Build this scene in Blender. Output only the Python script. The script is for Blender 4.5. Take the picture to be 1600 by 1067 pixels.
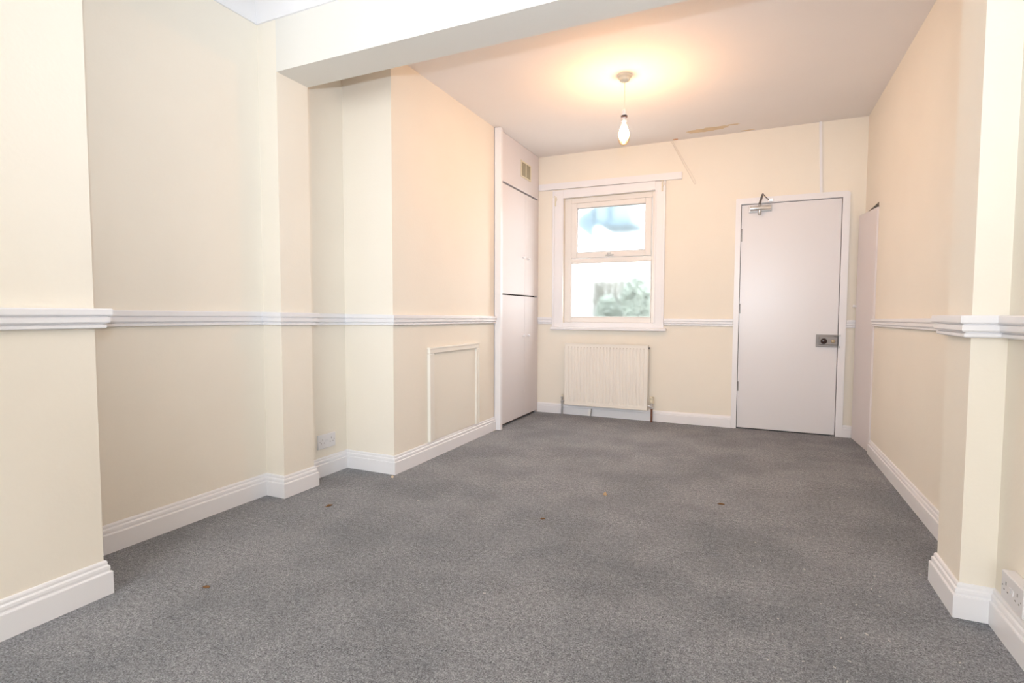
import bpy, bmesh, math, random
from mathutils import Vector, Matrix
random.seed(7)
S = bpy.context.scene
for o in list(bpy.data.objects): bpy.data.objects.remove(o)
COL = S.collection

# ------------------------------------------------------------------ camera
EYE = Vector((0, 0, 1.02))
YAW, PIT, ROL, FPX = 0.42586, -0.0528, 0.00271, 832.3
fw = Vector((-math.sin(YAW)*math.cos(PIT), math.cos(YAW)*math.cos(PIT), math.sin(PIT)))
rt = Vector((math.cos(YAW), math.sin(YAW), 0)); up = rt.cross(fw)
r2 = rt*math.cos(ROL)+up*math.sin(ROL); u2 = -rt*math.sin(ROL)+up*math.cos(ROL)
cam = bpy.data.objects.new('camera', bpy.data.cameras.new('camera')); COL.objects.link(cam)
M = Matrix((r2, u2, -fw)).transposed().to_4x4(); M.translation = EYE
cam.matrix_world = M
cam.data.sensor_width = 36; cam.data.lens = FPX/1600*36; cam.data.clip_start = 0.02
S.camera = cam

# ------------------------------------------------------------------ light, sky, exposure
S.view_settings.view_transform = 'Standard'; S.view_settings.look = 'None'
S.view_settings.gamma = 1; S.view_settings.use_curve_mapping = False
S.view_settings.exposure = 0.0
W = bpy.data.worlds.new('sky'); S.world = W; W.use_nodes = True
wn = W.node_tree; bg = wn.nodes['Background']
bg.inputs[0].default_value = (0.985, 1.0, 1.0, 1); bg.inputs[1].default_value = 9.1

def lamp(name, kind, loc, energy, color, size=0.1, size_y=None, rot=(0, 0, 0)):
    l = bpy.data.lights.new(name, kind); l.energy = energy; l.color = color
    if kind == 'AREA':
        l.shape = 'RECTANGLE'; l.size = size; l.size_y = size_y or size
    else: l.shadow_soft_size = size
    o = bpy.data.objects.new(name, l); o.location = loc; o.rotation_euler = rot
    COL.objects.link(o); return o
# the photographer's flash on its bracket above the lens
flash = lamp('flash_light', 'SPOT', (0.0, -0.02, 1.29), 165, (0.72, 0.85, 1.0), 0.03)
flash.data.spot_size = math.radians(108); flash.data.spot_blend = 1.0
flash.rotation_euler = Vector((-.40, .86, .31)).to_track_quat('-Z', 'Y').to_euler()
# daylight falling through the widened, unseen window behind the camera
# (portals only guide the sampling of the sky light, they give none of their own)
for nm, lc, sx, sy, ry in (('daylight_front', (-0.65, -2.78, 1.525), 2.7, 1.85, 90), ('daylight_far', (-1.31, 5.36, 1.54), .90, 1.25, -90)):
    d = lamp(nm, 'AREA', lc, 1, (1, 1, 1), sx, sy, (math.radians(ry), 0, 0)); d.data.cycles.is_portal = True
BULB = Vector((-0.822, 3.615, 2.225))
lamp('bulb_light', 'POINT', BULB, 19.5, (1.0, 0.565, 0.31), 0.014)

# ------------------------------------------------------------------ materials
def mat(name, color, rough=0.5, metal=0.0, spec=0.5, bump=None, var=None, emit=None, coat=0):
    m = bpy.data.materials.new(name); m.use_nodes = True
    nt = m.node_tree; b = nt.nodes['Principled BSDF']
    b.inputs['Base Color'].default_value = (*color, 1); b.inputs['Roughness'].default_value = rough
    b.inputs['Metallic'].default_value = metal; b.inputs['Specular IOR Level'].default_value = spec
    b.inputs['Coat Weight'].default_value = coat
    tc = nt.nodes.new('ShaderNodeTexCoord')
    if var:   # (scale, amount): soft colour variation of the material itself
        n = nt.nodes.new('ShaderNodeTexNoise'); n.inputs['Scale'].default_value = var[0]; n.inputs['Detail'].default_value = 4
        nt.links.new(tc.outputs['Object'], n.inputs['Vector'])
        r = nt.nodes.new('ShaderNodeValToRGB'); e = r.color_ramp.elements
        e[0].position = .3; e[1].position = .7
        e[0].color = (*[c*(1-var[1]) for c in color], 1); e[1].color = (*[min(1, c*(1+var[1]*.4)) for c in color], 1)
        nt.links.new(n.outputs['Fac'], r.inputs['Fac']); nt.links.new(r.outputs['Color'], b.inputs['Base Color'])
    if bump:  # (scale, strength, distance)
        n = nt.nodes.new('ShaderNodeTexNoise'); n.inputs['Scale'].default_value = bump[0]; n.inputs['Detail'].default_value = 3
        nt.links.new(tc.outputs['Object'], n.inputs['Vector'])
        bp = nt.nodes.new('ShaderNodeBump'); bp.inputs['Strength'].default_value = bump[1]; bp.inputs['Distance'].default_value = bump[2]
        nt.links.new(n.outputs['Fac'], bp.inputs['Height']); nt.links.new(bp.outputs['Normal'], b.inputs['Normal'])
    if emit:
        b.inputs['Emission Color'].default_value = (*emit[0], 1); b.inputs['Emission Strength'].default_value = emit[1]
    return m
WALL = mat('cream_wall_paint', (0.915, 0.858, 0.757), 0.62, spec=.3, bump=(70, .25, .002), var=(3, .015))
CEIL = mat('white_ceiling_paint', (0.90, 0.865, 0.845), 0.8, spec=.2, bump=(25, .15, .002), var=(2, .015))
BEAM = mat('beam_paint', (0.84, 0.815, 0.76), 0.7, spec=.3, bump=(60, .2, .002))
TRIM = mat('white_gloss_paint', (0.885, 0.88, 0.905), 0.32, bump=(40, .08, .001))
DOOR = mat('white_door_paint', (0.81, 0.795, 0.815), 0.30, bump=(30, .05, .001))
CUPB = mat('cupboard_gloss_paint', (0.80, 0.76, 0.77), 0.50, spec=.25, bump=(20, .06, .001))
UPVC = mat('white_upvc', (0.86, 0.83, 0.80), 0.3)
RAD = mat('radiator_enamel', (0.90, 0.86, 0.79), 0.35)
PANEL = mat('access_panel_paint', (0.90, 0.86, 0.77), 0.5, bump=(60, .1, .001))
PANELF = mat('access_moulding_paint', (0.90, 0.87, 0.80), 0.45)
METAL = mat('brushed_steel', (0.55, 0.55, 0.55), 0.32, 1.0)
CHROME = mat('polished_chrome', (0.86, 0.86, 0.86), 0.28, 1.0)
GREYM = mat('dull_grey_metal', (0.30, 0.28, 0.27), 0.45, .8)
LOCKM = mat('tarnished_lock_steel', (0.30, 0.28, 0.27), 0.5, .5)
DARK = mat('dark_plastic', (0.035, 0.02, 0.02), 0.25)
BLACK = mat('gap_shade', (0.03, 0.02, 0.018), 0.9)
BRASS = mat('worn_brass', (0.42, 0.33, 0.22), 0.4, .7)
COPPER = mat('tarnished_copper', (0.22, 0.10, 0.07), 0.5, .6)
PLAST = mat('white_plastic', (0.80, 0.79, 0.81), 0.3)
CREAMP = mat('aged_cream_plastic', (0.80, 0.74, 0.58), 0.4)
ROSE = mat('ceiling_rose_plastic', (0.72, 0.69, 0.58), 0.4)
CORD = mat('pale_cord', (0.86, 0.80, 0.72), 0.6)
VENT = mat('dusty_vent', (0.42, 0.38, 0.27), 0.6)
STAIN = mat('flaking_paint', (0.80, 0.65, 0.45), 0.9, var=(14, .12))
PAPER = mat('white_tag', (0.9, 0.9, 0.9), 0.5)
LEAF = mat('dry_leaf', (0.20, 0.10, 0.04), 0.8)
CRUMB = mat('tan_crumb', (0.55, 0.36, 0.20), 0.8)
LINT = mat('pale_lint', (0.60, 0.58, 0.56), 0.9)
WOODD = mat('bare_dark_wood', (0.12, 0.05, 0.03), 0.8)
RENDERW = mat('white_outdoor_render', (0.86, 0.87, 0.88), 0.8, bump=(30, .3, .005))
BLUEW = mat('blue_grey_slate', (0.085, 0.125, 0.155), 0.8, var=(6, .3))
BLUEP = mat('pale_blue_cladding', (0.125, 0.165, 0.19), 0.8)
FENCE = mat('weathered_fence_wood', (0.13, 0.13, 0.115), 0.8, var=(8, .3))
GREEN = mat('shrub_leaf', (0.25, 0.29, 0.26), 0.6, var=(3, .3))
PAVE = mat('pale_paving', (0.50, 0.50, 0.48), 0.9)
FIL = bpy.data.materials.new('glowing_bulb'); FIL.use_nodes = True
_n = FIL.node_tree; _n.nodes.clear()
_o = _n.nodes.new('ShaderNodeOutputMaterial'); _m = _n.nodes.new('ShaderNodeMixShader'); _t = _n.nodes.new('ShaderNodeBsdfTransparent'); _e = _n.nodes.new('ShaderNodeEmission')
_e.inputs[0].default_value = (1.0, 0.60, 0.33, 1); _e.inputs[1].default_value = 180; _m.inputs[0].default_value = .12
_n.links.new(_t.outputs[0], _m.inputs[1]); _n.links.new(_e.outputs[0], _m.inputs[2]); _n.links.new(_m.outputs[0], _o.inputs[0])

def carpet():
    m = bpy.data.materials.new('grey_flecked_carpet'); m.use_nodes = True; nt = m.node_tree; b = nt.nodes['Principled BSDF']
    N, L = nt.nodes.new, nt.links.new
    b.inputs['Roughness'].default_value = 0.95; b.inputs['Specular IOR Level'].default_value = 0.1
    b.inputs['Sheen Weight'].default_value = .15
    tc = N('ShaderNodeTexCoord')
    def noise(sc, det, rough=.6):
        n = N('ShaderNodeTexNoise'); n.inputs['Scale'].default_value = sc; n.inputs['Detail'].default_value = det
        n.inputs['Roughness'].default_value = rough; L(tc.outputs['Object'], n.inputs['Vector']); return n
    fine = noise(190, 3, .8); med = noise(60, 3); big = noise(2.2, 4)
    r = N('ShaderNodeValToRGB'); e = r.color_ramp.elements
    e[0].position = .36; e[0].color = (.073, .078, .088, 1); e[1].position = .66; e[1].color = (.56, .59, .64, 1)
    k = r.color_ramp.elements.new(.5); k.color = (.260, .270, .296, 1)
    mx = N('ShaderNodeMix'); mx.inputs[0].default_value = .25
    L(fine.outputs['Fac'], mx.inputs['A']); L(med.outputs['Fac'], mx.inputs['B']); L(mx.outputs[0], r.inputs['Fac'])
    r2_ = N('ShaderNodeValToRGB'); e = r2_.color_ramp.elements
    e[0].position = .38; e[0].color = (.80, .80, .80, 1); e[1].position = .60; e[1].color = (1.08, 1.06, 1.04, 1)
    L(big.outputs['Fac'], r2_.inputs['Fac'])
    mm = N('ShaderNodeMix'); mm.data_type = 'RGBA'; mm.blend_type = 'MULTIPLY'; mm.inputs[0].default_value = 1
    L(r.outputs['Color'], mm.inputs['A']); L(r2_.outputs['Color'], mm.inputs['B']); L(mm.outputs['Result'], b.inputs['Base Color'])
    bp = N('ShaderNodeBump'); bp.inputs['Strength'].default_value = .7; bp.inputs['Distance'].default_value = .006
    L(fine.outputs['Fac'], bp.inputs['Height']); L(bp.outputs['Normal'], b.inputs['Normal'])
    return m
CARPET = carpet()

def glass(name, rough, tint=(1, 1, 1), mixt=0.35):
    m = bpy.data.materials.new(name); m.use_nodes = True; nt = m.node_tree; nt.nodes.clear()
    N, L = nt.nodes.new, nt.links.new
    out = N('ShaderNodeOutputMaterial'); g = N('ShaderNodeBsdfRefraction'); g.inputs['Roughness'].default_value = rough
    g.inputs['IOR'].default_value = 1.03; g.inputs['Color'].default_value = (*tint, 1)
    t = N('ShaderNodeBsdfTransparent'); t.inputs[0].default_value = (*tint, 1)
    gl = N('ShaderNodeBsdfGlossy'); gl.inputs['Roughness'].default_value = .05
    m1 = N('ShaderNodeMixShader'); m1.inputs[0].default_value = mixt; L(t.outputs[0], m1.inputs[1]); L(g.outputs[0], m1.inputs[2])
    m2 = N('ShaderNodeMixShader'); m2.inputs[0].default_value = .04; L(m1.outputs[0], m2.inputs[1]); L(gl.outputs[0], m2.inputs[2])
    L(m2.outputs[0], out.inputs[0]); return m
GLASS = glass('misted_window_glass', .42, (.97, .99, 1), .85)
BGLASS = glass('clear_bulb_glass', .02, (1, .93, .80), .0)

# ------------------------------------------------------------------ mesh helpers
class MB:
    def __init__(s): s.bm = bmesh.new()
    def box(s, x0, x1, y0, y1, z0, z1, bev=0.0, rot=None, piv=None):
        g = bmesh.new(); bmesh.ops.create_cube(g, size=1)
        for v in g.verts:
            v.co = Vector(((x0+x1)/2+v.co.x*(x1-x0), (y0+y1)/2+v.co.y*(y1-y0), (z0+z1)/2+v.co.z*(z1-z0)))
        if bev: bmesh.ops.bevel(g, geom=g.edges[:], offset=bev, segments=2, affect='EDGES', profile=.5)
        if rot: 
            p = Vector(piv); 
            for v in g.verts: v.co = rot @ (v.co-p)+p
        s.merge(g); return s
    def merge(s, g):
        me = bpy.data.meshes.new('t'); g.to_mesh(me); g.free(); s.bm.from_mesh(me); bpy.data.meshes.remove(me)
    def prism(s, poly, z0, z1):     # plan polygon extruded upward
        g = bmesh.new(); vs = [g.verts.new((x, y, z0)) for x, y in poly]; f = g.faces.new(vs)
        r = bmesh.ops.extrude_face_region(g, geom=[f]); bmesh.ops.translate(g, vec=(0, 0, z1-z0), verts=[v for v in r['geom'] if isinstance(v, bmesh.types.BMVert)])
        bmesh.ops.recalc_face_normals(g, faces=g.faces[:]); s.merge(g); return s
    def poly3(s, pts, ext):         # planar polygon pushed along ext
        g = bmesh.new(); vs = [g.verts.new(p) for p in pts]; f = g.faces.new(vs)
        r = bmesh.ops.extrude_face_region(g, geom=[f]); bmesh.ops.translate(g, vec=ext, verts=[v for v in r['geom'] if isinstance(v, bmesh.types.BMVert)])
        bmesh.ops.recalc_face_normals(g, faces=g.faces[:]); s.merge(g); return s
    def sweep(s, path, prof):
        """path: (x, y, z0, h) clockwise so the room lies to the right; prof: (offset, height share)"""
        n = len(path); rings = []
        g = bmesh.new()
        for i, (x, y, z, h) in enumerate(path):
            def nrm(a, b):
                d = Vector((b[0]-a[0], b[1]-a[1])).normalized(); return Vector((d.y, -d.x))
            if i == 0: m = nrm(path[0], path[1])
            elif i == n-1: m = nrm(path[-2], path[-1])
            else:
                a, b = nrm(path[i-1], path[i]), nrm(path[i], path[i+1]); m = (a+b)/(1+a.dot(b))
            rings.append([g.verts.new((x+m.x*d, y+m.y*d, z+h*k)) for d, k in prof])
        for a, b in zip(rings, rings[1:]):
            for j in range(len(prof)):
                k = (j+1) % len(prof); g.faces.new((a[j], a[k], b[k], b[j]))
        g.faces.new(rings[0]); g.faces.new(rings[-1][::-1])
        bmesh.ops.recalc_face_normals(g, faces=g.faces[:]); s.merge(g); return s
    def lathe(s, prof, c, axis='Z', n=24, rot=None):
        g = bmesh.new(); R = []
        for r, z in prof:
            R.append([g.verts.new((r*math.cos(2*math.pi*k/n), r*math.sin(2*math.pi*k/n), z)) for k in range(n)])
        for a, b in zip(R, R[1:]):
            for k in range(n): g.faces.new((a[k], a[(k+1) % n], b[(k+1) % n], b[k]))
        g.faces.new(R[0][::-1]); g.faces.new(R[-1])
        q = {'Z': Matrix.Identity(3), 'X': Matrix.Rotation(math.pi/2, 3, 'Y'), '-Y': Matrix.Rotation(math.pi/2, 3, 'X')}[axis]
        if rot: q = rot @ q
        for v in g.verts: v.co = q @ v.co+Vector(c)
        bmesh.ops.recalc_face_normals(g, faces=g.faces[:]); s.merge(g); return s
    def tube(s, pts, r, n=8):
        g = bmesh.new(); P = [Vector(p) for p in pts]; R = []
        for i, p in enumerate(P):
            d = (P[min(i+1, len(P)-1)]-P[max(i-1, 0)]).normalized()
            a = d.orthogonal().normalized() if i == 0 else (R_a - d*R_a.dot(d)).normalized()
            R_a = a; b = d.cross(a)
            R.append([g.verts.new(p+(a*math.cos(2*math.pi*k/n)+b*math.sin(2*math.pi*k/n))*r) for k in range(n)])
        for a, b in zip(R, R[1:]):
            for k in range(n): g.faces.new((a[k], a[(k+1) % n], b[(k+1) % n], b[k]))
        g.faces.new(R[0][::-1]); g.faces.new(R[-1]); bmesh.ops.recalc_face_normals(g, faces=g.faces[:]); s.merge(g); return s
    def build(s, name, m, parent=None, smooth=False):
        me = bpy.data.meshes.new(name); s.bm.to_mesh(me); s.bm.free(); me.materials.append(m)
        if smooth:
            for p in me.polygons: p.use_smooth = True
            try: me.set_sharp_from_angle(angle=math.radians(40))
            except Exception: pass
        o = bpy.data.objects.new(name, me); COL.objects.link(o)
        if parent: o.parent = parent; o.matrix_parent_inverse = Matrix.Translation(parent.matrix_world.translation).inverted() if not parent.parent else parent.matrix_world.inverted()
        return o
def structure(o): o['kind'] = 'structure'; return o
def tag(o, label, cat, group=None):
    o['label'] = label; o['category'] = cat
    if group: o['group'] = group
    return o
def thing(name, loc, label=None, cat=None):
    o = bpy.data.objects.new(name, None); COL.objects.link(o); o.location = loc; o.empty_display_size = .1
    o.matrix_world = Matrix.Translation(loc)
    if label: tag(o, label, cat)
    return o

# ------------------------------------------------------------------ plan (metres; wall faces)
XA = -2.118            # chimney breast face, near left
XB = -2.478            # left alcove
XC = -2.342            # opening pier face
XD = -2.439            # recess behind pier
XE = -2.055            # second breast and on to the cupboard
YA, YB, YC, YD = 1.103, 2.123, 2.341, 2.728
YE, YF = 4.150, 5.133  # cupboard side, far wall
XR0, XR1, XR2 = 0.799, 0.654, 0.749
YR1, YR2 = 2.226, 2.464
YFRONT, YBR = -2.80, -0.42
ZC, ZCF, ZB = 2.602, 2.672, 2.298
TOP = 2.80

# floor
structure(MB().box(-3.0, 1.3, YFRONT-.25, YF+.4, -.08, 0).build('floor', CARPET))
FLOOR = bpy.data.objects['floor']
# ceilings
structure(MB().box(-2.9, 1.2, YC-.05, YF+.3, ZC, TOP+.05).build('ceiling', CEIL))
CEILING = bpy.data.objects['ceiling']
structure(MB().box(-2.9, 1.2, YFRONT-.25, YB+.1, ZCF, TOP+.05).build('ceiling', CEIL))
# beam over the opening
structure(MB().box(XC, XR1, YB, YC, ZB, TOP).build('ceiling_beam', BEAM))
# left wall with its breasts, pier and recesses
pts = [(-2.85, YFRONT), (XB, YFRONT), (XB, YBR), (XA, YBR), (XA, YA), (XB, YA), (XB, YB), (XC, YB), (XC, YC), (XD, YC), (XD, YD), (XE, YD), (XE, YE), (-2.62, YE), (-2.62, YF+.02), (-2.85, YF+.02)]
structure(MB().prism(pts, -.02, TOP).build('wall_left', WALL))
# right wall: niche for the narrow cupboard, then the pier
NY0, NY1, NZ = 4.615, 5.095, 1.828
b = MB()
b.prism([(XR2, YFRONT), (XR2, YR1), (XR1, YR1), (XR1, YR2), (XR0, YR2), (XR0, NY0), (1.15, NY0), (1.15, YFRONT)], -.02, TOP)
b.box(XR0, 1.15, NY0, NY1, NZ, TOP)
b.box(XR0, 1.15, NY1, YF+.02, -.02, TOP)
b.box(1.10, 1.15, NY0, NY1, -.02, NZ)
structure(b.build('wall_right', WALL))
# far wall: window opening, shallow opening for the door
WX0, WX1, WZ0, WZ1 = -1.762, -0.862, 0.915, 2.168
DX0, DX1, DZ = -0.128, 0.642, 1.980
b = MB(); Y0, Y1 = YF, YF+.26
b.box(-2.85, WX0, Y0, Y1, -.02, TOP); b.box(WX0, WX1, Y0, Y1, -.02, WZ0); b.box(WX0, WX1, Y0, Y1, WZ1, TOP)
b.box(WX1, DX0, Y0, Y1, -.02, TOP); b.box(DX0, DX1, Y0, Y1, DZ, TOP); b.box(DX1, 1.15, Y0, Y1, -.02, TOP)
b.box(DX0, DX1, Y0+.14, Y1, -.02, DZ)
structure(b.build('wall_far', WALL))
# unseen front wall, set back and its window widened to spread the daylight
b = MB(); Y0, Y1 = YFRONT-.2, YFRONT
b.box(-2.85, -2.0, Y0, Y1, -.02, TOP); b.box(-2.0, .70, Y0, Y1, -.02, .60); b.box(-2.0, .70, Y0, Y1, 2.45, TOP); b.box(.70, 1.15, Y0, Y1, -.02, TOP)
structure(b.build('wall_front', WALL))
w2 = structure(thing('window_2', (-.70, YFRONT-.1, .70)))
b = MB()
for x in (-2.0, -1.12, -.24, .64): b.box(x, x+.06, YFRONT-.13, YFRONT-.06, .60, 2.45, .004)
for z in (.60, 1.85, 2.39): b.box(-2.0, .70, YFRONT-.125, YFRONT-.065, z, z+.06, .004)
b.build('frame', UPVC, w2)

# ------------------------------------------------------------------ skirting boards
SK = [(0, 0), (.020, 0), (.020, .64), (.0185, .665), (.0135, .675), (.0130, .70), (.0145, .76), (.0135, .83), (.0100, .86), (.0085, .87), (.0085, .94), (.0060, .985), (.002, 1), (0, 1)]
structure(MB().sweep([(XB, YBR, 0, .125), (XA, YBR, 0, .125), (XA, YA, 0, .125), (XB, YA, 0, .122)], SK).build('baseboard_left', TRIM))
structure(MB().sweep([(XB, YA+.021, 0, .122), (XB, YB, 0, .120), (XC, YB, 0, .120), (XC, YC, 0, .118), (XD, YC, 0, .118), (XD, YD, 0, .117), (XE, YD, 0, .117), (XE, YE, 0, .115)], SK).build('baseboard_left', TRIM))
SKF = [(0, 0), (.018, 0), (.018, .70), (.0165, .72), (.0115, .74), (.0125, .80), (.0110, .88), (.006, .95), (.002, 1), (0, 1)]
structure(MB().sweep([(-2.03, YF, 0, .100), (-.168, YF, 0, .105)], SKF).build('baseboard_far', TRIM))
structure(MB().sweep([(.690, YF, 0, .100), (XR0-.012, YF, 0, .100)], SKF).build('baseboard_far', TRIM))
structure(MB().sweep([(XR0, 4.590, 0, .104), (XR0, YR2+.02, 0, .120)], SK).build('baseboard_right', TRIM))
structure(MB().sweep([(XR0, YR2, 0, .118), (XR1, YR2, 0, .118), (XR1, YR1, 0, .116), (XR2, YR1, 0, .116), (XR2, YFRONT, 0, .125)], SK).build('baseboard_right', TRIM))

# ------------------------------------------------------------------ dado rails
DA = [(0, 0), (.022, 0), (.026, .05), (.026, .17), (.020, .21), (.020, .24), (.031, .27), (.034, .33), (.034, .55), (.029, .585), (.029, .61), (.038, .64), (.040, .70), (.040, .95), (.037, 1), (0, 1)]
structure(MB().sweep([(XB, YBR, .964, .070), (XA, YBR, .964, .070), (XA, YA, .963, .070), (XB, YA, .960, .070)], DA).build('trim_1', TRIM))
DB = [(d*.75, k) for d, k in DA]
structure(MB().sweep([(XB, YA+.041, .960, .070), (XB, YB, .954, .070), (XC, YB, .951, .071), (XC, YC, .948, .071), (XD, YC, .944, .073)], DB).build('trim_2', TRIM))
structure(MB().sweep([(XD, YC+.03, .944, .073), (XD, YD, .941, .072), (XE, YD, .943, .066), (XE, YE, .934, .061)], DB).build('trim_3', TRIM))
DF = [(d*.6, k) for d, k in DA]
structure(MB().sweep([(-2.028, YF, .912, .068), (-1.876, YF, .911, .067)], DF).build('trim_4', TRIM))
structure(MB().sweep([(-.765, YF, .912, .064), (-.170, YF, .911, .064)], DF).build('trim_5', TRIM))
structure(MB().sweep([(.692, YF, .910, .063), (XR0-.001, YF, .910, .063)], DF).build('trim_6', TRIM))
structure(MB().sweep([(XR0, 4.585, .934, .054), (XR0, YR2+.042, .946, .062)], DB).build('trim_7', TRIM))
structure(MB().sweep([(XR0, YR2, .947, .070), (XR1, YR2, .947, .070), (XR1, YR1, .945, .072), (XR2, YR1, .945, .072), (XR2, YFRONT, .950, .070)], DA).build('trim_8', TRIM))

# coving of the front ceiling
CV = [(0, 0), (.010, 0), (.014, .10), (.022, .25), (.040, .45), (.062, .62), (.085, .76), (.105, .84), (.118, .86), (.120, 1), (0, 1)]
zc0, hc = 2.566, ZCF-2.566
structure(MB().sweep([(XB, YFRONT, zc0, hc), (XB, YBR, zc0, hc), (XA, YBR, zc0, hc), (XA, YA, zc0, hc), (XB, YA, zc0, hc), (XB, YB, zc0, hc), (XR2, YB, zc0, hc), (XR2, YFRONT, zc0, hc)], CV).build('trim_9', TRIM, smooth=True))

# ------------------------------------------------------------------ window_1
win = structure(thing('window_1', ((WX0+WX1)/2, YF, WZ0)))
def frame_pieces(b, x0, x1, z0, z1, w, y0, y1, bev=.003, wt=None, wb=None):
    wt = wt or w; wb = wb or w
    b.box(x0, x0+w, y0, y1, z0, z1, bev); b.box(x1-w, x1, y0, y1, z0, z1, bev)
    b.box(x0+w, x1-w, y0, y1, z1-wt, z1, bev); b.box(x0+w, x1-w, y0, y1, z0, z0+wb, bev)
# architrave: flat board with an outer bead and an inner lip
AX0, AX1, AZ1 = -1.873, -.768, 2.250
b = MB()
b.box(AX0, WX0, YF-.018, YF, .884, AZ1, .003); b.box(WX1, AX1, YF-.018, YF, .884, AZ1-.005, .003)
b.box(WX0, WX1, YF-.018, YF, WZ1, AZ1, .003)
b.box(AX0, AX0+.022, YF-.026, YF-.018, .884, AZ1, .003); b.box(AX1-.022, AX1, YF-.026, YF-.018, .884, AZ1-.005, .003)
b.box(WX0-.012, WX0, YF-.023, YF-.018, .93, WZ1+.012, .002); b.box(WX1, WX1+.012, YF-.023, YF-.018, .93, WZ1+.012, .002); b.box(WX0, WX1, YF-.023, YF-.018, WZ1, WZ1+.012, .002)
b.build('architrave', TRIM, win)
MB().box(-1.884, -.742, YF-.055, YF+.02, .856, .884, .006).build('sill', TRIM, win)
MB().box(WX0-.004, WX1+.004, YF-.012, YF+.12, .8845, WZ0+.016, .004).build('inner_ledge', TRIM, win)
yf = YF+.035
b = MB()
b.box(WX0, -1.690, yf, yf+.07, .932, WZ1, .004); b.box(-.895, WX1, yf, yf+.07, .932, WZ1, .004)
b.box(-1.690, -.895, yf, yf+.07, 2.118, WZ1, .004); b.box(-1.690, -.895, yf, yf+.07, .932, .984, .004)
b.box(-1.690, -.895, yf-.004, yf+.07, 1.524, 1.566, .004)
b.build('frame', UPVC, win)
sash = MB(); frame_pieces(sash, -1.688, -.900, 1.570, 2.114, .058, yf-.014, yf+.05, .005, .048, .055)
sash = sash.build('sash', UPVC, win)
b = MB(); frame_pieces(b, -1.632, -.955, 1.623, 2.068, .008, yf-.006, yf+.03, .002)
b.build('gasket', GREYM, sash)
MB().box(-1.632, -.955, yf+.015, yf+.021, 1.623, 2.068).build('pane', GLASS, win)
b = MB(); frame_pieces(b, -1.690, -.897, .984, 1.524, .007, yf-.002, yf+.03, .002)
b.build('glazing_bead', UPVC, win)
MB().box(-1.690, -.897, yf+.015, yf+.021, .984, 1.524).build('pane', GLASS, win)
h = MB().box(-1.335, -1.265, yf-.028, yf-.014, 1.582, 1.596, .004)
h.box(-1.312, -1.286, yf-.036, yf-.014, 1.590, 1.616, .005)
h.box(-1.302, -1.252, yf-.042, yf-.032, 1.584, 1.597, .004)
h.build('window_handle', METAL, win)
for hx, hz in ((-1.843, 2.150), (-.800, 2.205)):   # old curtain hooks on the architrave
    p = [(hx-.018, YF-.03, hz+.035), (hx, YF-.045, hz+.04), (hx+.018, YF-.045, hz+.025), (hx+.02, YF-.04, hz), (hx+.004, YF-.03, hz-.01)]
    b = MB().tube(p, .0035, 6)
    b.box(hx-.006, hx+.006, YF-.028, YF-.018, hz-.055, hz+.03, .002)
    b.build('curtain_hook', CREAMP, win)
# batten across the window head
tag(MB().poly3([(-2.022, YF, 2.262), (-.627, YF, 2.247), (-.627, YF, 2.309), (-2.022, YF, 2.322)], (0, -.030, 0)).build('curtain_batten', TRIM),
    'long white painted curtain batten fixed above the window', 'batten')

# ------------------------------------------------------------------ door_1
dr = structure(thing('door_1', ((DX0+DX1)/2, YF, 0)))
yl = YF-.002
b = MB(); gx0, gx1 = -.1205, .6345
b.box(gx0, gx1, yl, yl+.044, .010, 1.9695, .002)
leaf = b.build('door_leaf', DOOR, dr)
b = MB()   # lining
b.box(DX0, gx0-.004, YF-.004, YF+.14, 0, DZ, .001); b.box(gx1+.004, DX1, YF-.004, YF+.14, 0, DZ, .001); b.box(gx0-.004, gx1+.004, YF-.004, YF+.14, 1.9735, DZ, .001)
b.build('door_lining', TRIM, dr)
b = MB()
MBo = b
# architrave as one board ring with its rounded upper right corner
outer = [(-.167, 0), (-.167, 2.020), (-.160, 2.025)]
for k in range(7):
    a = math.pi/2-k*math.pi/12
    outer.append((.662+.028*math.cos(a), 1.996+.026*math.sin(a)))
outer += [(.690, 0), (DX1-.004, 0), (DX1-.004, 1.976), (DX0+.004, 1.976), (DX0+.004, 0)]
b.poly3([(x, YF, z) for x, z in outer], (0, -.020, 0))
b.build('architrave', TRIM, dr)
MB().box(gx0-.003, gx1+.003, YF+.045, YF+.06, 0, 1.972).build('leaf_gap_shade', BLACK, dr)  # black sheet behind the leaf, painting shade into the gaps around it
for z0, z1 in ((1.655, 1.765), (1.025, 1.110), (.335, .420)):
    b = MB().lathe([(.0045, z0), (.0055, z0+.002), (.0055, z1-.002), (.0045, z1)], (gx0-.003, YF-.008, 0), n=10)
    b.box(gx0-.014, gx0+.010, YF-.004, YF-.001, z0, z1)
    b.build('hinge', GREYM, dr)
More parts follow.
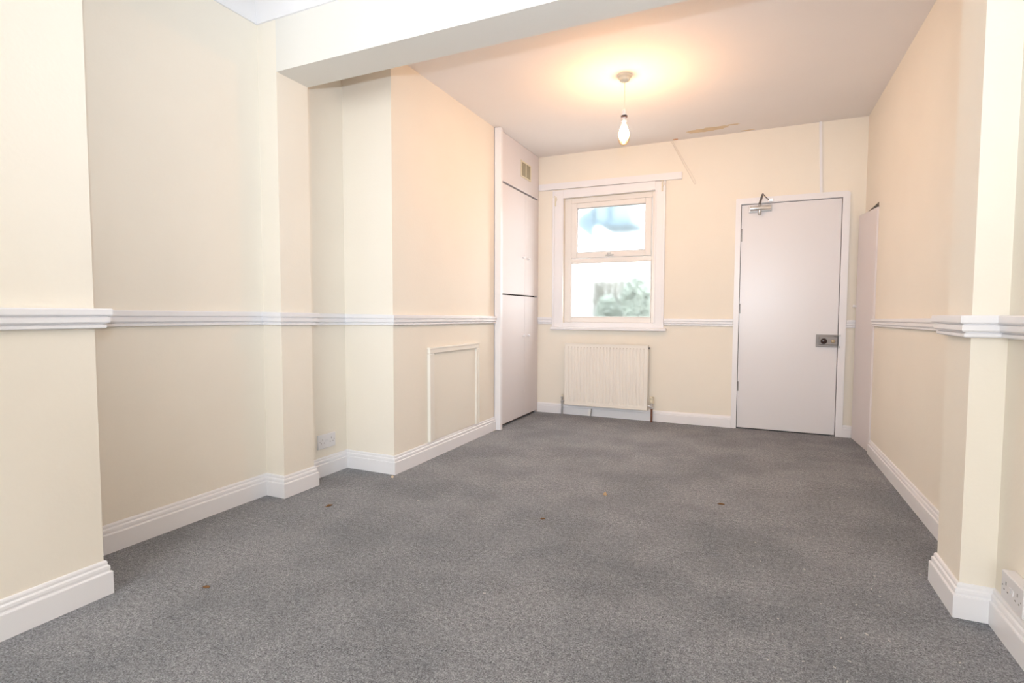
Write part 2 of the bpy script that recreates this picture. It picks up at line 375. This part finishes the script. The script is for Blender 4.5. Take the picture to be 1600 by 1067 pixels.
# rim lock
lk = MB().box(.479, .634, YF-.012, YF-.002, .746, .850, .002).box(.500, .632, YF-.034, YF-.012, .765, .834, .004).build('rim_lock', LOCKM, dr)
MB().lathe([(.010, 0), (.012, .006), (.022, .010), (.024, .016), (.023, .030), (.018, .034), (.002, .035)], (.5315, YF-.033, .797), '-Y', 24).build('lock_knob', DARK, lk, True)
MB().lathe([(.016, 0), (.016, .002), (.013, .004), (.002, .004)], (.601, YF-.033, .796), '-Y', 20).lathe([(.009, 0), (.009, .009), (.001, .010)], (.601, YF-.033, .796), '-Y', 16).build('snib_button', BRASS, lk, True)
MB().box(.484, .632, YF-.016, YF-.011, .749, .759, .001).box(.4835, .492, YF-.015, YF-.011, .794, .801, .001).box(.605, .634, YF-.036, YF-.012, .836, .842, .001).build('lock_edge', GREYM, lk)
MB().box(.640, .655, YF-.030, YF-.020, .838, .852, .002).box(.640, .653, YF-.030, YF-.020, .740, .758, .002).box(.638, .643, YF-.034, YF-.020, .757, .838, .001).build('strike_keep', METAL, dr)
# overhead closer
cl = MB().box(-.062, .118, YF-.016, YF-.002, 1.900, 1.956, .003, Matrix.Rotation(-.02, 3, 'Y'), (.028, YF, 1.926))
for px, pz in ((-.052, 1.945), (-.052, 1.908), (.108, 1.948), (.108, 1.912)): cl.lathe([(.005, 0), (.005, .003), (.001, .004)], (px, YF-.016, pz), '-Y', 8)
cl = cl.build('door_closer', METAL, dr)
MB().lathe([(.016, -.082), (.022, -.078), (.022, .076), (.018, .082), (.012, .083)], (.028, YF-.038, 1.928), 'X', 20).build('closer_cylinder', CHROME, cl, True)
MB().lathe([(.010, -.055), (.014, -.050), (.014, .030), (.010, .036)], (.022, YF-.038, 1.926), 'Z', 14).build('closer_spindle', METAL, cl, True)
b = MB().poly3([(.012, YF-.042, 1.962), (.030, YF-.042, 1.962), (.050, YF-.10, 2.030), (.034, YF-.10, 2.032)], (0, -.004, .004))
b.tube([(.042, YF-.10, 2.040), (.068, YF-.06, 2.012), (.096, YF-.026, 1.992)], .0042, 8)
b.lathe([(.008, 0), (.008, .010)], (.042, YF-.10, 2.026), 'Z', 10)
b.build('closer_arm', GREYM, cl, True)
MB().box(.088, .128, YF-.030, YF-.020, 1.980, 2.006, .003).lathe([(.006, 0), (.006, .008)], (.098, YF-.030, 1.992), '-Y', 10).build('closer_shoe', CHROME, cl)

# ------------------------------------------------------------------ door_2: narrow cupboard door in the right wall, a little ajar
d2 = structure(thing('door_2', (XR0, NY0, 0)))
a = math.radians(4.6)
rz = Matrix.Rotation(a, 3, 'Z'); pv = (XR0-.004, NY0, 0)
g = MB(); 
g.poly3([(XR0-.012, NY0-.006, .006), (XR0-.012, NY1-.012, .006), (XR0-.012, NY1-.012, 1.806), (XR0-.012, NY0-.006, 1.790)], (.012, 0, 0))
for v in g.bm.verts: v.co = rz @ (v.co-Vector(pv))+Vector(pv)
g.build('door_leaf', CUPB, d2)
kb = rz @ (Vector((XR0-.012, NY1-.040, 1.085))-Vector(pv))+Vector(pv)
MB().lathe([(.005, 0), (.006, .008), (.011, .014), (.012, .022), (.008, .028), (.002, .029)], kb, 'Z', 16, Matrix.Rotation(-math.pi/2, 3, 'Y')).build('knob', TRIM, d2, True)
MB().box(XR0+.03, XR0+.05, NY0, NY1, 0, NZ).build('niche_shade', BLACK, d2)  # black sheet close behind the leaf, painted dark for the shaded inside

# ------------------------------------------------------------------ tall built-in cupboard on the left
cb = thing('cupboard', (-2.30, 4.64, 0), 'tall white built-in cupboard filling the far left corner', 'cupboard')
XP = -2.030
b = MB(); b.box(-2.61, -2.07, YE+.004, YE+.02, 0, ZC-.003); b.box(-2.61, -2.07, YF-.02, YF-.004, 0, ZC-.003); b.box(-2.61, -2.59, YE+.02, YF-.02, 0, ZC-.003)
b.box(-2.59, -2.072, YE+.02, YF-.02, .02, .04); b.box(-2.59, -2.072, YE+.02, YF-.02, 1.17, 1.19)
b.box(-2.062, -2.034, 5.104, YF-.002, .0, ZC-.003, .002)
b.build('carcass', CUPB, cb)
MB().box(-2.053, -1.992, YE+.002, YE+.042, 0, ZC-.002, .003).box(-2.050, -2.010, YE+.042, YE+.056, 0, ZC-.002, .002).build('frame_post', TRIM, cb)
MB().box(-2.15, -2.07, YE+.02, YF-.02, 0, .022).build('plinth', WOODD, cb)
MB().box(-2.072, -2.064, YE+.06, YF-.03, .022, 2.20).build('door_seam_shade', BLACK, cb)  # black backing sheet that puts shade into the seams between the doors
tp = MB().box(-2.060, XP+.004, YE+.058, YF-.026, 2.176, ZC-.003, .003).build('upper_panel', CUPB, cb)
ym = 4.772
def cdoor(y0, y1, z0, z1, ky, kz):
    d = MB().box(-2.060, XP, y0, y1, z0, z1, .003).build('door', CUPB, cb)
    MB().lathe([(.006, 0), (.006, .008), (.011, .013), (.013, .020), (.011, .027), (.003, .030)], (XP, ky, kz), 'X', 16).build('knob', TRIM, d, True)
cdoor(YE+.066, ym-.001, 1.196, 2.162, ym-.062, 1.552); cdoor(ym+.001, 5.100, 1.196, 2.162, ym+.068, 1.552)
cdoor(YE+.060, ym-.001, .024, 1.184, ym-.052, .806); cdoor(ym+.001, 5.100, .024, 1.184, ym+.070, .804)
# ventilator
vt = MB(); vy0, vy1, vz0, vz1 = 4.650, 4.895, 2.305, 2.458; vx = XP+.004
vt.box(vx, vx+.007, vy0, vy0+.018, vz0, vz1, .002); vt.box(vx, vx+.007, vy1-.018, vy1, vz0, vz1, .002)
vt.box(vx, vx+.007, vy0+.018, vy1-.018, vz0, vz0+.014, .002); vt.box(vx, vx+.007, vy0+.018, vy1-.018, vz1-.014, vz1, .002)
vt.box(vx, vx+.007, 4.766, 4.780, vz0+.014, vz1-.014, .002)
vt = vt.build('vent', CREAMP, cb)
for k in range(9):
    z = vz0+.022+k*.0137
    for y0, y1 in ((vy0+.018, 4.766), (4.780, vy1-.018)):
        MB().box(vx+.0005, vx+.005, y0, y1, z-.0045, z+.0045, 0, Matrix.Rotation(.35, 3, 'Y'), (vx+.002, 0, z)).build('slat', VENT, vt)
MB().box(vx-.001, vx+.0006, vy0+.015, vy1-.015, vz0+.01, vz1-.01).build('vent_mesh', VENT, vt)

# ------------------------------------------------------------------ access panel in the left wall
ap = thing('access_panel', (XE, 3.47, .117), 'cream access panel with raised moulding low on the left wall', 'panel')
MB().box(XE, XE+.006, 3.165, 3.795, .1185, .738, .001).build('panel', PANEL, ap)
MB().box(XE, XE+.022, 3.112, 3.168, .118, .738, .004).box(XE+.001, XE+.026, 3.106, 3.120, .1185, .737, .003).build('stile', PANELF, ap)
MB().box(XE, XE+.022, 3.792, 3.832, .118, .738, .004).box(XE+.001, XE+.026, 3.824, 3.838, .1185, .737, .003).build('stile', PANELF, ap)
MB().box(XE, XE+.022, 3.112, 3.834, .7385, .776, .004).box(XE+.001, XE+.026, 3.106, 3.838, .768, .781, .003).build('rail', PANELF, ap)

# ------------------------------------------------------------------ double socket in the recess
def socket(name, x, s, y0, y1, z0, z1, dep, label):
    t = thing(name, (x, (y0+y1)/2, z0), label, 'socket')
    xa, xb = sorted((x, x+s*dep))
    p = MB().box(xa, xb, y0, y1, z0, z1, .0035).build('faceplate', PLAST, t)
    xf = x+s*dep; w = y1-y0; hh = z1-z0
    for c in (.24, .76):
        yc = y0+w*c
        for dy, dz, a_, b_ in ((0, .012, .0022, .005), (-.012, -.010, .0032, .002), (.012, -.010, .0032, .002)):
            MB().box(xf-.0006, xf+.0004, yc+dy-a_, yc+dy+a_, z0+hh*.5+dz-b_, z0+hh*.5+dz+b_).build('pin_hole', GREYM, p)
    for dy in (-.009, .009):
        yc = (y0+y1)/2+dy; xa, xb = sorted((xf, xf+s*.003))
        MB().box(xa, xb, yc-.006, yc+.006, z0+hh*.5-.004, z0+hh*.5+.012, .001, Matrix.Rotation(.08, 3, 'Y'), (xf, yc, z0+hh/2)).build('rocker_switch', PLAST, t)
    for yc in (y0+.012, y1-.012): MB().lathe([(.0025, -.0004), (.0022, .0006)], (xf, yc, z0+hh*.5), 'X', 10).build('screw', GREYM, p)
socket('wall_socket', XD, 1, 2.466, 2.612, .172, .262, .012, 'white double socket low in the left recess behind the pier')
socket('wall_socket', XR2, -1, 1.940, 2.086, .152, .238, .034, 'white surface-mounted double socket at the right edge beside the pier')

# ------------------------------------------------------------------ radiator
rd = thing('radiator', (-1.30, YF-.08, .11), 'cream ribbed panel radiator on the wall under the window', 'radiator')
RX0, RX1, RZ0, RZ1, RY = -1.708, -.894, .112, .722, 5.040
g = bmesh.new()    # front panel: vertical flutes pressed between a flat top and bottom border
nf = 24; xs = [RX0, RX0+.022]; dep = [0, 0]
pitch = (RX1-RX0-.044)/nf
for k in range(nf):
    x = RX0+.022+k*pitch
    for fx, dd in ((.10, 0), (.22, .0045), (.42, .0045), (.54, 0)): xs.append(x+pitch*fx+pitch*.18); dep.append(dd)
xs += [RX1-.022, RX1]; dep += [0, 0]
zs = [RZ0, RZ0+.030, RZ0+.042, RZ1-.052, RZ1-.040, RZ1]; am = [0, 0, 1, 1, 0, 0]
grid = [[g.verts.new((x, RY+d*a_, z)) for x, d in zip(xs, dep)] for z, a_ in zip(zs, am)]
for r0, r1 in zip(grid, grid[1:]):
    for k in range(len(xs)-1): g.faces.new((r0[k], r0[k+1], r1[k+1], r1[k]))
back = [[g.verts.new((x, RY+.016, z)) for x in (RX0, RX1)] for z in (RZ0, RZ1)]
g.faces.new([grid[0][k] for k in range(len(xs))]+[back[0][1], back[0][0]])
g.faces.new([grid[-1][k] for k in range(len(xs))][::-1]+[back[1][0], back[1][1]])
g.faces.new([row[0] for row in grid][::-1]+[back[0][0], back[1][0]]); g.faces.new([row[-1] for row in grid]+[back[1][1], back[0][1]])
g.faces.new((back[0][0], back[0][1], back[1][1], back[1][0]))
bmesh.ops.recalc_face_normals(g, faces=g.faces[:])
b = MB(); b.merge(g); b.build('front_panel', RAD, rd)
b = MB(); 
b.box(RX0-.002, RX0+.007, RY-.003, RY+.050, RZ0-.002, RZ1+.002, .002); b.box(RX1-.007, RX1+.002, RY-.003, RY+.050, RZ0-.002, RZ1+.002, .002)
b.box(RX0+.007, RX1-.007, RY-.003, RY+.050, RZ1-.007, RZ1+.002, .002); b.box(RX0+.007, RX1-.007, RY-.003, RY+.012, RZ0-.002, RZ0+.007, .002)
b.build('casing', RAD, rd)
b = MB()
for k in range(nf): b.box(RX0+.022+(k+.38)*pitch, RX0+.022+(k+.78)*pitch, RY-.0005, RY+.002, RZ1-.037, RZ1-.030)
b.build('top_slots', mat('radiator_slot_shadow_paint', (.62, .56, .48), .5), rd)
MB().box(RX0+.03, RX1-.03, RY+.05, RY+.066, RZ0+.03, RZ1-.03, .004).build('back_panel', RAD, rd)
for x in (-1.48, -1.08): MB().box(x, x+.03, RY+.066, YF, RZ0+.05, RZ1-.08, .002).build('bracket', GREYM, rd)
MB().lathe([(.008, 0), (.010, .002), (.010, .010), (.006, .014)], (RX1+.002, RY+.022, RZ1-.025), 'X', 12).build('bleed_valve', GREYM, rd)
# left lockshield and its tail
lx = -1.741; ly = RY+.022
vl = MB().lathe([(.009, 0), (.013, .004), (.013, .022), (.009, .026), (.009, .048), (.012, .050), (.012, .062), (.004, .064)], (lx, ly, RZ0+.010), 'Z', 14).tube([(lx, ly, RZ0+.034), (RX0, ly, RZ0+.034)], .009, 10)
vl = vl.build('lockshield_valve', METAL, rd, True)
MB().lathe([(.009, 0), (.009, .004), (.008, .024), (.004, .026)], (lx, ly, RZ0+.074), 'Z', 12).build('valve_cap', CREAMP, vl, True)
MB().tube([(lx, ly, 0), (lx, ly, RZ0+.012)], .009, 10).build('supply_pipe', METAL, rd, True)
rx = -.855
vr = MB().lathe([(.012, 0), (.017, .003), (.017, .022), (.013, .026), (.013, .038), (.018, .040), (.018, .052), (.012, .054)], (rx, ly, .128), 'Z', 14).tube([(RX1, ly, .152), (rx, ly, .152)], .009, 10)
vr.lathe([(.013, 0), (.013, .012)], (RX1+.006, ly, .152), 'X', 8)
vr = vr.build('angle_valve', CHROME, rd, True)
MB().lathe([(.015, 0), (.020, .003), (.020, .024), (.017, .027), (.018, .031), (.019, .056), (.015, .061), (.003, .062)], (rx, ly, .182), 'Z', 16).build('valve_head', CREAMP, vr, True)
MB().tube([(rx, ly, 0), (rx, ly, .130)], .010, 10).build('supply_pipe', COPPER, rd, True)
tg = MB().poly3([(-1.478, RY+.03, .014), (-1.446, RY+.03, .006), (-1.436, RY+.03, .078), (-1.466, RY+.03, .084)], (0, .003, 0))
tg.tube([(-1.452, RY+.031, .080), (-1.447, RY+.031, .112), (-1.445, RY+.030, .130)], .0016, 5)
tg.build('hanging_tag', PAPER, rd)
MB().box(-1.447, -1.4395, RY+.027, RY+.033, .008, .082, 0, Matrix.Rotation(.14, 3, 'Y'), (-1.444, RY, .04)).build('tag_edge', GREYM, rd)

# ------------------------------------------------------------------ pendant light
pd = thing('pendant_light', (BULB.x, BULB.y, ZC), 'bare glowing filament bulb hanging on a cord from the ceiling', 'lamp')
MB().lathe([(.020, -.040), (.030, -.036), (.034, -.030), (.036, -.020), (.038, -.016), (.047, -.012), (.049, -.004), (.049, 0)], (BULB.x, BULB.y, ZC), 'Z', 28).build('ceiling_rose', ROSE, pd, True)
MB().tube([(BULB.x, BULB.y, ZC-.040), (BULB.x+.001, BULB.y, 2.48), (BULB.x, BULB.y, 2.375)], .0032, 8).build('cord', CORD, pd, True)
MB().lathe([(.006, 0), (.012, -.006), (.015, -.014), (.016, -.036), (.014, -.040)], (BULB.x, BULB.y, 2.380), 'Z', 20).build('lamp_holder', PLAST, pd, True)
MB().lathe([(.014, 0), (.0215, -.001), (.0215, -.012), (.014, -.013)], (BULB.x, BULB.y, 2.340), 'Z', 20).build('holder_ring', DARK, pd, True)
MB().lathe([(.013, 0), (.013, -.018), (.015, -.026), (.012, -.027)], (BULB.x, BULB.y, 2.328), 'Z', 20).build('bulb_cap', PLAST, pd, True)
gl = [(.0125, 2.302)]
for k in range(1, 15):
    t_ = k/14; z = 2.302-.160*t_
    r = .0125+(.041-.0125)*math.sin(min(1, t_/.62)*math.pi/2)**1.5 if t_ < .62 else .041*math.sqrt(max(0.002, 1-((t_-.62)/.38)**2))
    gl.append((r, z))
bulb = MB().lathe(gl, (BULB.x, BULB.y, 0), 'Z', 24).build('bulb', BGLASS, pd, True)
MB().lathe([(.004, 2.300), (.014, 2.283), (.026, 2.255), (.034, 2.228), (.035, 2.212), (.030, 2.192), (.019, 2.180), (.004, 2.176)], (BULB.x, BULB.y, 0), 'Z', 20).build('filament', FIL, bulb, True)

# ------------------------------------------------------------------ loose cord, trunking, flaking paint
P = []
for t_ in [k/10 for k in range(11)]: P.append((-.733+.196*t_, YF-.004, 2.600-.372*t_))
Q = [(-.528, YF-.004, 2.207), (-.519, YF-.005, 2.192), (-.509, YF-.005, 2.194), (-.508, YF-.004, 2.208), (-.524, YF-.004, 2.245)]
for t_ in [k/10 for k in range(1, 11)]: Q.append((-.524-.196*t_, YF-.004, 2.245+.355*t_))
tag(MB().tube(P+Q, .0032, 6).build('looped_cord', CORD, smooth=True), 'thin loose cord looped down the far wall from the ceiling', 'cord')
tag(MB().poly3([(.452, YF, ZC), (.471, YF, ZC), (.492, YF, 2.023), (.472, YF, 2.023)], (0, -.013, 0)).build('cable_trunking', TRIM),
    'narrow white cable trunking running from the door frame to the ceiling', 'trunking')
def blob(name, cx, cy, rx_, ry_, z0, z1, m, parent, n=22, ang=0, rough=.25, plane='Z'):
    ps = []
    for k in range(n):
        a_ = 2*math.pi*k/n; q = 1+random.uniform(-rough, rough); x = rx_*q*math.cos(a_); y = ry_*q*math.sin(a_)
        x, y = x*math.cos(ang)-y*math.sin(ang), x*math.sin(ang)+y*math.cos(ang); ps.append((cx+x, cy+y, z0))
    return MB().poly3(ps, (0, 0, z1-z0)).build(name, m, parent)
blob('paint_flake', -.39, 4.945, .165, .050, ZC, ZC-.0012, STAIN, CEILING, 30, -.12, .22)
blob('paint_flake', -.50, 4.945, .075, .030, ZC, ZC-.0016, STAIN, CEILING, 18, .1)
blob('paint_flake', -.20, 4.90, .050, .012, ZC, ZC-.0012, STAIN, CEILING, 14, .1)
blob('paint_flake', -.69, 5.10, .022, .012, ZC, ZC-.003, mat('rust_mark', (.72, .40, .22), .8), CEILING, 12)
blob('paint_flake', -.10, 5.10, .060, .012, ZC, ZC-.0015, STAIN, CEILING, 14)

# ------------------------------------------------------------------ bits dropped on the carpet
def fleck(name, x, y, l, w, h, m, ang):
    g = bmesh.new(); bmesh.ops.create_icosphere(g, subdivisions=2, radius=1)
    for v in g.verts:
        n_ = 1+random.uniform(-.25, .25); v.co = Vector((v.co.x*l*n_, v.co.y*w*n_, max(0, (v.co.z+.4)*h*n_)))
        v.co.rotate(Matrix.Rotation(ang, 3, 'Z')); v.co += Vector((x, y, 0))
    b = MB(); b.merge(g); return b.build(name, m)
tag(fleck('leaf_fragment', -1.828, 1.287, .013, .006, .006, LEAF, .3), 'brown dry leaf fragment on the carpet near the chimney breast', 'leaf')
tag(fleck('leaf_fragment', -2.02, 2.119, .020, .006, .006, LEAF, 1.2), 'long brown dry leaf fragment on the carpet beside the left pier', 'leaf')
tag(fleck('crumb', -.741, 2.907, .011, .009, .010, CRUMB, 0), 'tan crumb in the middle of the grey carpet', 'crumb')
tag(fleck('leaf_fragment', -.93, 2.43, .013, .007, .004, LEAF, .8), 'small brown leaf fragment on open carpet, nearer than the tan crumb', 'leaf')
tag(fleck('crumb', -2.02, 2.66, .008, .008, .009, mat('pale_crumb', (.75, .62, .45), .8), 0), 'pale crumb on the carpet at the corner of the second breast', 'crumb')
tag(fleck('leaf_fragment', -.135, 3.02, .018, .007, .005, LEAF, .1), 'flat brown leaf fragment on open carpet, right of the tan crumb', 'leaf')
b = MB()
for k in range(110):
    if k < 65: x, y = random.uniform(.0, .70), random.uniform(.9, 2.9)
    else: x, y = random.uniform(-2.2, .7), random.uniform(1.0, 4.8)
    if x > .60 and y < 2.5: x -= .25
    l = random.uniform(.0015, .0045)*(1.7 if random.random() < .15 else 1); a_ = random.uniform(0, 3.14)
    b.box(x-l, x+l, y-l*.35, y+l*.35, .0, .0012+random.random()*.0015, 0, Matrix.Rotation(a_, 3, 'Z'), (x, y, 0))
li = b.build('carpet_lint', LINT, FLOOR); li['kind'] = 'stuff'

# ------------------------------------------------------------------ outside the window
structure(MB().box(-9, 4, YF+.35, 14, -.35, -.25).build('outdoor_ground', PAVE))
gw = tag(MB().box(-5.2, -2.52, 8.6, 8.8, -.25, 2.05).box(-5.25, -2.49, 8.56, 8.84, 2.05, 2.12).build('garden_wall', RENDERW), 'bright white rendered wall outside, filling the left of the lower pane', 'wall')
nb = thing('neighbour_house', (-2.8, 10.4, -.25), 'white rendered house with a pale blue upper bay seen through the upper pane', 'house')
MB().box(-6.5, 1.5, 10.6, 12.5, -.25, 3.02).build('lower_wall', RENDERW, nb)
MB().box(-2.70, -2.00, 9.40, 10.58, 2.62, 3.60).build('upper_bay', BLUEP, nb)
MB().box(-2.70, -1.99, 9.34, 9.40, 2.58, 2.66).box(-2.40, -2.34, 9.36, 9.40, 2.66, 3.60).build('ledge', BLUEW, nb)
MB().poly3([(-2.96, 9.30, 2.76), (-2.96, 9.30, 2.60), (-2.66, 9.30, 2.36), (-2.66, 9.30, 2.92)], (0, .12, 0)).build('gable', BLUEW, nb)
MB().box(-2.66, -2.60, 9.42, 10.6, 2.2, 2.62).build('bay_bracket', RENDERW, nb)
fn = thing('garden_fence', (-2.0, 9.3, -.25), 'weathered grey board fence outside behind the shrubs', 'fence')
for k in range(13):
    x = -2.72+k*.11
    MB().box(x, x+.10, 9.30, 9.32, -.25, 1.59+.01*(k % 3), .003).build('board', FENCE, fn)
for x in (-2.6, -1.4): MB().box(x, x+.08, 9.33, 9.41, -.25, 1.5).build('fence_post', FENCE, fn)
MB().box(-2.72, -1.29, 9.322, 9.33, 1.2, 1.28).build('fence_rail', FENCE, fn)
def shrub(cx, cy, z0, rx_, rz_, label, n=900):
    t = thing('shrub', (cx, cy, -.25), label, 'shrub')
    MB().tube([(cx, cy, -.25), (cx+.03, cy, .3), (cx, cy, z0+rz_)], .03, 7).build('stem', FENCE, t)
    vs, fs = [], []
    for k in range(n):
        u = Vector((random.gauss(0, 1), random.gauss(0, 1), random.gauss(0, 1))).normalized()*random.uniform(.45, 1)**.5
        c = Vector((cx+u.x*rx_, cy+u.y*.22, z0+rz_*(1+u.z))); s_ = random.uniform(.018, .034)
        d1 = Vector((random.gauss(0, 1), random.gauss(0, 1), random.gauss(0, 1))).normalized(); d2 = d1.orthogonal().normalized()
        i = len(vs); vs += [c-d1*s_, c+d2*s_*.5, c+d1*s_, c-d2*s_*.5]; fs.append((i, i+1, i+2, i+3))
    me = bpy.data.meshes.new('foliage'); me.from_pydata(vs, [], fs); me.materials.append(GREEN)
    o = bpy.data.objects.new('foliage', me); COL.objects.link(o); o.parent = t; o.matrix_parent_inverse = t.matrix_world.inverted(); o['kind'] = 'stuff'
shrub(-1.72, 8.75, .80, .30, .42, 'taller green shrub outside at the right of the lower pane', 5500)
shrub(-2.28, 8.98, .62, .22, .36, 'lower paler shrub outside in the middle of the lower pane', 3000)
